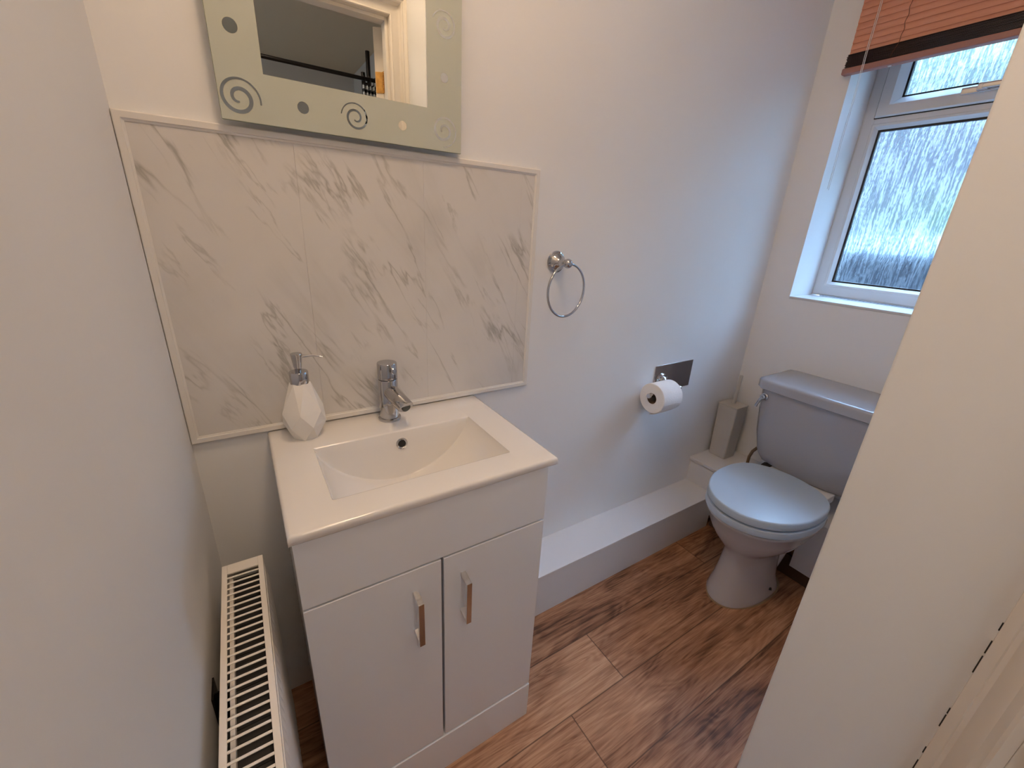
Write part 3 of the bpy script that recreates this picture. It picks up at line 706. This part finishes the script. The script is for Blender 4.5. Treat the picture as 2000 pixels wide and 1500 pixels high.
# cistern body: bowed front, tapering downwards
bm = NB()
def cis(z, xf, yl, yr, bow, rc):
    """outline in plan: back on the wall, front bowed"""
    r = []; xb = 0.432
    n = 17
    r.append(Vector((xb, yr, z)))
    for i in range(n):
        t = i / (n - 1); y = yr + (yl - yr) * t; s_ = 2 * t - 1
        x = xf + bow * s_ * s_ + rc * max(0, (abs(s_) - 0.86) / 0.14) ** 2.2
        r.append(Vector((x, y, z)))
    r.append(Vector((xb, yl, z)))
    return r
rings(bm, [cis(0.395, 0.230, 0.155, -0.155, 0.035, 0.02), cis(0.408, 0.212, 0.172, -0.172, 0.032, 0.03), cis(0.440, 0.203, 0.190, -0.190, 0.024, 0.03), cis(0.52, 0.198, 0.203, -0.203, 0.014, 0.03), cis(0.62, 0.194, 0.212, -0.212, 0.008, 0.03), cis(0.712, 0.192, 0.217, -0.217, 0.006, 0.03)])
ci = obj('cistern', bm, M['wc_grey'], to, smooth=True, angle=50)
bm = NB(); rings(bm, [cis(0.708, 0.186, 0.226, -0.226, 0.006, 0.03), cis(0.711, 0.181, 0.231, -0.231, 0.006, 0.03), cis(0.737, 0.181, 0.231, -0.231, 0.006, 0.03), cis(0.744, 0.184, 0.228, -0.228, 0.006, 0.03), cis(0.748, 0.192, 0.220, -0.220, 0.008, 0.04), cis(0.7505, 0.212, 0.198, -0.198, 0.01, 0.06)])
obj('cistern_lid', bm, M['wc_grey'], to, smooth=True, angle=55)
bm = NB(); lathe(bm, (0.197, 0.185, 0.680), (-1, 0.1, 0), [(0.014, 0), (0.014, 0.004), (0.0095, 0.007), (0.0105, 0.018), (0.008, 0.021)], 24)
tube(bm, [(0.180, 0.186, 0.680), (0.176, 0.192, 0.668), (0.172, 0.196, 0.652), (0.170, 0.198, 0.640)], [0.0065, 0.006, 0.0055, 0.006], 14)
obj('flush_lever', bm, M['chrome'], ci, smooth=True)
bm = NB(); lathe(bm, (0.262, 0.112, 0.402), (-0.75, 0.2, -0.35), [(0.018, 0), (0.018, 0.030), (0.022, 0.030), (0.022, 0.045), (0.015, 0.047), (0.015, 0.065)], 8); obj('black_coupling', bm, M['black'], to, bevel=0.001)
bm = NB(); tube(bm, [(0.300, 0.196, 0.44), (0.298, 0.203, 0.42), (0.297, 0.218, 0.395), (0.298, 0.226, 0.365), (0.300, 0.227, 0.33), (0.300, 0.227, 0.295)], 0.0062, 12); obj('supply_pipe', bm, M['copper'], to, smooth=True)

# ------------------------------------------------------------------ toilet brush
br = empty('toilet_brush', (1.938, -0.057, 0.293), 'taupe square toilet brush holder with slim handle in corner beside the cistern', 'toilet brush')
bm = NB(); w0, w1 = 0.040, 0.045
rings(bm, [[Vector((x * w_, y * w_, z)) for x, y in ((-1, -1), (1, -1), (1, 1), (-1, 1))] for w_, z in ((w0, 0), (w1, 0.255))]); obj('holder', bm, M['brushbox'], br, bevel=0.006, seg=3)
bm = NB(); box(bm, -0.0455, 0.0455, -0.0455, 0.0455, 0.2535, 0.2595); obj('cap', bm, M['brushbox'], br, bevel=0.002)
bm = NB(); tube(bm, [(0.006, 0.004, 0.259), (0.018, 0.006, 0.390)], [0.0075, 0.0075], 16); obj('handle', bm, M['brushbox'], br, smooth=True)

# ------------------------------------------------------------------ radiator
ra = empty('radiator', (0.022, -0.150, 0.10), 'cream white panel radiator on the left wall beside the vanity cabinet', 'radiator')
T = Vector((0, 0, 0))
T = Vector(ra.location)
RX0, RX1, RY0, RY1, RZ = 0.020, 0.089, -0.152, -0.800, 0.600
bm = NB()
# top grille with slots
ys = RY0 - 0.026; pitch = 0.0148; nsl = int((abs(RY1) - 0.026 - abs(ys)) / pitch)
box(bm, RX0, RX0 + 0.009, RY1, RY0, RZ - 0.004, RZ); box(bm, RX1 - 0.009, RX1, RY1, RY0, RZ - 0.004, RZ)
box(bm, RX0 + 0.009, RX1 - 0.009, ys, RY0, RZ - 0.004, RZ)
for i in range(nsl):
    y = ys - 0.0098 - i * pitch
    box(bm, RX0 + 0.009, RX1 - 0.009, y - 0.0040, y, RZ - 0.002, RZ)
yl = ys - 0.0098 - nsl * pitch
box(bm, RX0 + 0.009, RX1 - 0.009, RY1, yl, RZ - 0.004, RZ)
obj('top_grille', L_(bm, T), M['rad'], ra, bevel=0.0006, seg=1)
bm = NB(); box(bm, RX0, RX1, RY0 - 0.0015, RY0, 0.14, RZ - 0.004); box(bm, RX0, RX0 + 0.0015, RY1, RY0 - .002, RZ - 0.03, RZ - 0.004); box(bm, RX1 - 0.0015, RX1, RY1, RY0 - .002, RZ - 0.03, RZ - 0.004)
obj('end_panel', L_(bm, T), M['rad'], ra, bevel=0.0006, seg=1)
def ribbed(xf, sgn):
    bm = NB(); pts = []
    n = int(0.62 / 0.0165); 
    P = []
    for i in range(n):
        y = RY0 - 0.008 - i * 0.0165
        P += [(0.0, y), (0.0, y - 0.003), (0.0035, y - 0.006), (0.0035, y - 0.0125), (0.0, y - 0.0155)]
    P.append((0.0, RY0 - 0.008 - n * 0.0165))
    rs = []
    for z, k_ in ((0.12, 0), (0.135, 0.3), (0.15, 1), (RZ - 0.045, 1), (RZ - 0.030, 0.3), (RZ - 0.018, 0)):
        rs.append([Vector((xf + sgn * d * k_, y, z)) for d, y in P] + [Vector((xf - sgn * 0.006, y, z)) for d, y in (P[-1], P[0])])
    rings(bm, rs); return bm
obj('front_panel', L_(ribbed(RX1 + 0.001, 1), T), M['rad'], ra, smooth=True, angle=50)
obj('back_panel', L_(ribbed(RX0 + 0.010, -1), T), M['rad'], ra, smooth=True, angle=50)
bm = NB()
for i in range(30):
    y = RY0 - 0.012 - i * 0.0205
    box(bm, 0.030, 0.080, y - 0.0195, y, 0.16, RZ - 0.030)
obj('convector_fins', L_(bm, T), M['dark'], ra)  # fins coloured near-black to imitate the shade inside the radiator
bm = NB(); box(bm, 0.0, 0.0025, -0.385, -0.345, 0.44, 0.545); box(bm, 0.0025, RX0 - 0.003, -0.372, -0.3695, 0.47, 0.54); box(bm, RX0 - .004, RX0, -0.385, -0.355, 0.47, 0.525); obj('wall_bracket', L_(bm, T), M['rail'], ra)
bm = NB(); box(bm, 0.0, 0.0025, -0.72, -0.68, 0.44, 0.545); box(bm, 0.0025, RX0 - 0.003, -0.702, -0.6995, 0.47, 0.54); obj('wall_bracket', L_(bm, T), M['rail'], ra)

# ------------------------------------------------------------------ window
wi = bpy.data.objects.new('window_1', None); C.objects.link(wi); wi.location = (2.22, WY0, WZ0); wi['kind'] = 'structure'
T = wi.location
XF = 2.222
def frame_ring(name, y0, y1, z0, z1, prof_, mt, xoff=0.0, parent=wi, angle=30):
    """rectangular mitred frame; prof_: (inset, x)"""
    bm = NB()
    cs = [(y0, z0, -1, 1), (y1, z0, 1, 1), (y1, z1, 1, -1), (y0, z1, -1, -1)]   # y0 > y1
    V = [[bm.verts.new((XF + x, cy + sy * ins, cz + sz * ins)) for ins, x in prof_] for cy, cz, sy, sz in cs]
    n = len(prof_)
    for k_ in range(4):
        j = (k_ + 1) % 4
        for i in range(n):
            i2 = (i + 1) % n
            bm.faces.new((V[k_][i], V[k_][i2], V[j][i2], V[j][i]))
    return obj(name, L_(bm, T), mt, parent, smooth=True, angle=angle)
ZT = 1.690       # transom centre
# outer frame
frame_ring('outer_frame', WY0, WY1, WZ0 + 0.012, WZ1, [(0, 0.06), (0, 0.0), (0.006, -0.004), (0.040, -0.004), (0.044, 0.0), (0.044, 0.06)], M['upvc'])
bm = NB(); box(bm, XF - 0.004, XF + 0.06, WY1 + 0.04, WY0 - 0.04, ZT - 0.020, ZT + 0.014); obj('transom', L_(bm, T), M['upvc'], wi, bevel=0.002)
# beads round the fixed lower pane
frame_ring('glazing_bead', WY0 - 0.036, WY1 + 0.036, WZ0 + 0.050, ZT - 0.014, [(0, 0.03), (0, -0.003), (0.003, -0.006), (0.010, -0.004), (0.020, 0.010), (0.020, 0.03)], M['upvc'])
frame_ring('gasket', WY0 - 0.054, WY1 + 0.054, WZ0 + 0.068, ZT - 0.032, [(0, 0.024), (0, 0.0105), (0.0085, 0.0125), (0.0085, 0.024)], M['black'])
# opening fanlight sash
SA = (WY0 - 0.040, WY1 + 0.040, ZT + 0.004, WZ1 - 0.036)
sash = frame_ring('fanlight_sash', *SA, [(0.0, 0.03), (0.0, -0.012), (0.004, -0.018), (0.036, -0.018), (0.040, -0.014), (0.058, 0.006), (0.058, 0.03)], M['upvc'])
frame_ring('gasket', SA[0] - 0.057, SA[1] + 0.057, SA[2] + 0.057, SA[3] - 0.057, [(0, 0.024), (0, 0.0075), (0.0070, 0.0095), (0.0070, 0.024)], M['black'])
frame_ring('sash_seal', SA[0] + 0.003, SA[1] - 0.003, SA[2] - 0.003, SA[3] + 0.003, [(0, 0.01), (0, -0.006), (0.004, -0.006), (0.004, 0.01)], M['black'])
bm = NB(); box(bm, XF + 0.015, XF + 0.019, WY1 + 0.050, WY0 - 0.050, WZ0 + 0.064, ZT - 0.028); obj('glass_pane', L_(bm, T), M['glass'], wi)
bm = NB(); box(bm, XF + 0.013, XF + 0.017, SA[1] + 0.050, SA[0] - 0.050, SA[2] + 0.050, SA[3] - 0.050); obj('glass_pane', L_(bm, T), M['glass'], wi)
# sash handle
bm = NB(); hx = XF - 0.018
box(bm, hx - 0.008, hx, -0.478, -0.385, 1.722, 1.742)
hb = obj('handle_plate', L_(bm, T), M['chrome_b'], sash, bevel=0.003)
bm = NB(); box(bm, hx - 0.024, hx - 0.008, -0.450, -0.425, 1.724, 1.746)
rings(bm, [[Vector((hx - 0.024 + a_, y, 1.735 + b_)) for a_, b_ in ((-0.004, -0.008), (0.008, -0.008), (0.008, 0.009), (-0.004, 0.009))] for y in (-0.437, -0.50, -0.545)])
obj('handle_lever', L_(bm, T), M['chrome_b'], sash, bevel=0.003)
# sill board lying in the reveal and white reveal linings
bm = NB(); box(bm, XW - 0.002, XF, WY1 + 0.0002, WY0 - 0.0002, WZ0 + 0.0005, WZ0 + 0.010); obj('sill_board', L_(bm, T), M['upvc'], wi, bevel=0.002)

# ------------------------------------------------------------------ blind
bl = empty('venetian_blind', (2.02, -0.107, 2.16), 'half raised orange brown venetian blind hanging over the window', 'blind')
T = bl.location
BY0, BY1 = -0.108, -0.735
bm = NB(); box(bm, 1.995, XW, BY1, BY0, 2.145, 2.185); obj('head_rail', L_(bm, T), M['rail_wood'], bl, bevel=0.002)
bm = NB()
zs = 1.864; ns = 0
while zs < 2.145:
    # curved closed slat, overlapping the one below
    tilt = math.radians(79)
    rs = []
    for y in (BY0, BY1):
        r = []
        for s_ in (-1, -0.5, 0, 0.5, 1):
            wv = 0.0125 * s_; cv = 0.0009 * (1 - s_ * s_)
            r.append(Vector((2.013 + wv * math.cos(tilt) * 1.0 - cv * math.sin(tilt), y, zs + wv * math.sin(tilt) + cv * math.cos(tilt))))
        r += [p + Vector((0.0006, 0, -0.0002)) for p in r[::-1]]
        rs.append(r)
    rings(bm, rs); zs += 0.0185; ns += 1
obj('slats', L_(bm, T), M['slat'], bl, smooth=True, angle=50)
bm = NB()
for i in range(13):
    z = 1.8195 + i * 0.0029; jit = random.uniform(-0.0012, 0.0012)
    box(bm, 2.0005 + jit, 2.0255 + jit, BY1, BY0 + random.uniform(-0.002, 0.002), z, z + 0.0013)
obj('stacked_slats', L_(bm, T), M['slat_dark'], bl)
bm = NB(); box(bm, 1.999, 2.027, BY1, BY0 + 0.006, 1.7985, 1.8175); br_ = obj('bottom_rail', L_(bm, T), M['rail_wood'], bl, bevel=0.004, seg=3)
for y in (-0.236, -0.60):
    bm = NB(); lathe(bm, (2.013, y, 1.7990), (0, 0, -1), [(0.0050, 0), (0.0055, 0.0015), (0.003, 0.0035)], 16); obj('cord_button', L_(bm, T), M['cord'], br_, smooth=True)
    bm = NB(); pts = []
    for i in range(60):
        z = 1.818 + (2.15 - 1.818) * i / 59
        pts.append((1.9965 + 0.0012 * math.sin(i * 1.1), y - (0.014 if i > 8 else 0.014 * i / 8) + 0.0015 * math.sin(i * 0.9), z))
    tube(bm, pts, 0.0009, 8); obj('ladder_cord', L_(bm, T), M['cord_br'], bl, smooth=True)
for dy, zb_ in ((0.0, 1.432), (0.0045, 1.436)):
    bm = NB(); tube(bm, [(1.9935, -0.169 + dy + 0.001 * math.sin(i * 1.3), 2.15 - (2.15 - zb_) * i / 14) for i in range(15)], 0.0008, 8); obj('pull_cord', L_(bm, T), M['cord'], bl, smooth=True)

# ------------------------------------------------------------------ ceiling lamp
la = empty('ceiling_light', (0.42, -0.64, CZ), 'round opal ceiling light above the basin', 'light')
bm = NB(); lathe(bm, (0, 0, 0), (0, 0, -1), [(0.125, 0), (0.125, 0.018), (0.115, 0.022)], 48); obj('base', bm, M['pvc'], la, smooth=True)
bm = NB(); lathe(bm, (0, 0, -0.018), (0, 0, -1), [(0.115, 0), (0.112, 0.02), (0.095, 0.04), (0.06, 0.052), (0.02, 0.057)], 48); obj('shade', bm, M['lamp'], la, smooth=True)

# ------------------------------------------------------------------ seen in the mirror: shower rail, pole, curtain
sr = empty('shower_curtain_rail', (0.0, -2.2, 2.066), 'long dark curtain rail reflected in the mirror', 'rail')
bm = NB(); tube(bm, [(-1.1, 0, 0), (1.20, 0, 0)], 0.011, 12); obj('rail', bm, M['rail'], sr, smooth=True)
sc_ = empty('shower_pole', (1.03, -2.32, 1.2), 'tall dark shower pole reflected in the mirror beside the curtain', 'shower')
bm = NB(); tube(bm, [(0, 0, -0.2), (0, 0, 1.05)], 0.013, 12); obj('pole', bm, M['rail'], sc_, smooth=True)
bm = NB(); tube(bm, [(0, 0, 0.9), (0.06, 0, 0.9), (0.17, 0, 0.9)], 0.010, 10); obj('wall_mount', bm, M['rail'], sc_, smooth=True)
bm = NB(); lathe(bm, (-0.035, 0, 0.84), (0, 0, 1), [(0.012, -0.09), (0.013, 0.09)], 12); tube(bm, [(-0.035, 0, 0.87), (0, 0, 0.87)], 0.009, 8); obj('shower_handset', bm, M['rail'], sc_, smooth=True)
def zebra():
    m_ = mat('black_and_white_curtain', (0.6, 0.62, 0.65), 0.7); n = m_.node_tree; L = n.links.new
    t = N(n, 'ShaderNodeTexCoord'); wv = N(n, 'ShaderNodeTexWave'); wv.bands_direction = 'Z'; wv.inputs['Scale'].default_value = 9; wv.inputs['Distortion'].default_value = 3
    L(t.outputs['Object'], wv.inputs['Vector']); r = N(n, 'ShaderNodeValToRGB'); r.color_ramp.interpolation = 'CONSTANT'
    r.color_ramp.elements[0].color = (0.02, 0.02, 0.025, 1); r.color_ramp.elements[1].position = 0.45; r.color_ramp.elements[1].color = (0.65, 0.68, 0.72, 1)
    L(wv.outputs['Fac'], r.inputs[0]); L(r.outputs[0], n.nodes['Principled BSDF'].inputs['Base Color']); return m_
bm = NB(); P = []
for i in range(50):
    t = i / 49; P.append((0.955 + 0.185 * t, -2.2 + 0.022 * math.sin(i * 1.15)))
rings(bm, [[Vector((x, y - 0.001, z)) for x, y in P] + [Vector((x, y + 0.001, z)) for x, y in P[::-1]] for z in (0.35, 2.038)])
cu = tag(obj('shower_curtain', L_(bm, (1.05, -2.2, 2.04)), zebra(), smooth=True, angle=70), 'black and white patterned curtain bunched up, reflected in the mirror', 'curtain'); cu.location = (1.05, -2.2, 2.04)
for i in range(6):
    bm = NB(); x = 0.965 + i * 0.034 - 1.05
    tube(bm, [(x, 0.024 * math.cos(2*PI*k_/20), 0.012 + 0.028 * math.sin(2*PI*k_/20)) for k_ in range(20)], 0.0025, 8, closed=True); obj('curtain_ring', bm, M['rail'], cu, smooth=True)

# ------------------------------------------------------------------ outside the window
bm = NB(); box(bm, 2.4, 14, -9, 9, -0.35, -0.3); struct('ground', bm, M['paving'])
bm = NB(); box(bm, 5.2, 5.3, -6, 6, -0.3, 1.19); tag(obj('garden_fence', bm, M['fence']), 'dark fence seen blurred through the lower window pane', 'fence')
bm = NB(); box(bm, 5.15, 5.35, -6, 6, 1.19, 1.36); tag(obj('fence_coping', bm, M['coping']), 'pale band on top of the dark fence outside', 'coping')
bm = NB(); box(bm, 9.0, 9.4, -6, 9, -0.3, 3.6); tag(obj('neighbouring_wall', bm, M['brick']), 'grey rendered wall blurred in the distance beyond the fence', 'wall')
bm = NB()
bmesh.ops.create_icosphere(bm, subdivisions=4, radius=1.0)
for v_ in bm.verts:
    k_ = 1 + 0.12 * math.sin(v_.co.x * 9) * math.sin(v_.co.y * 11 + 1) + 0.08 * math.sin(v_.co.z * 14)
    v_.co = Vector((v_.co.x * 0.7, v_.co.y * 1.0, v_.co.z * 1.0)) * k_
bu = tag(obj('garden_bush', bm, M['leaf'], smooth=True, angle=80), 'round green bush blurred behind the fence outside', 'bush'); bu.location = (7.0, 0.35, 0.75)
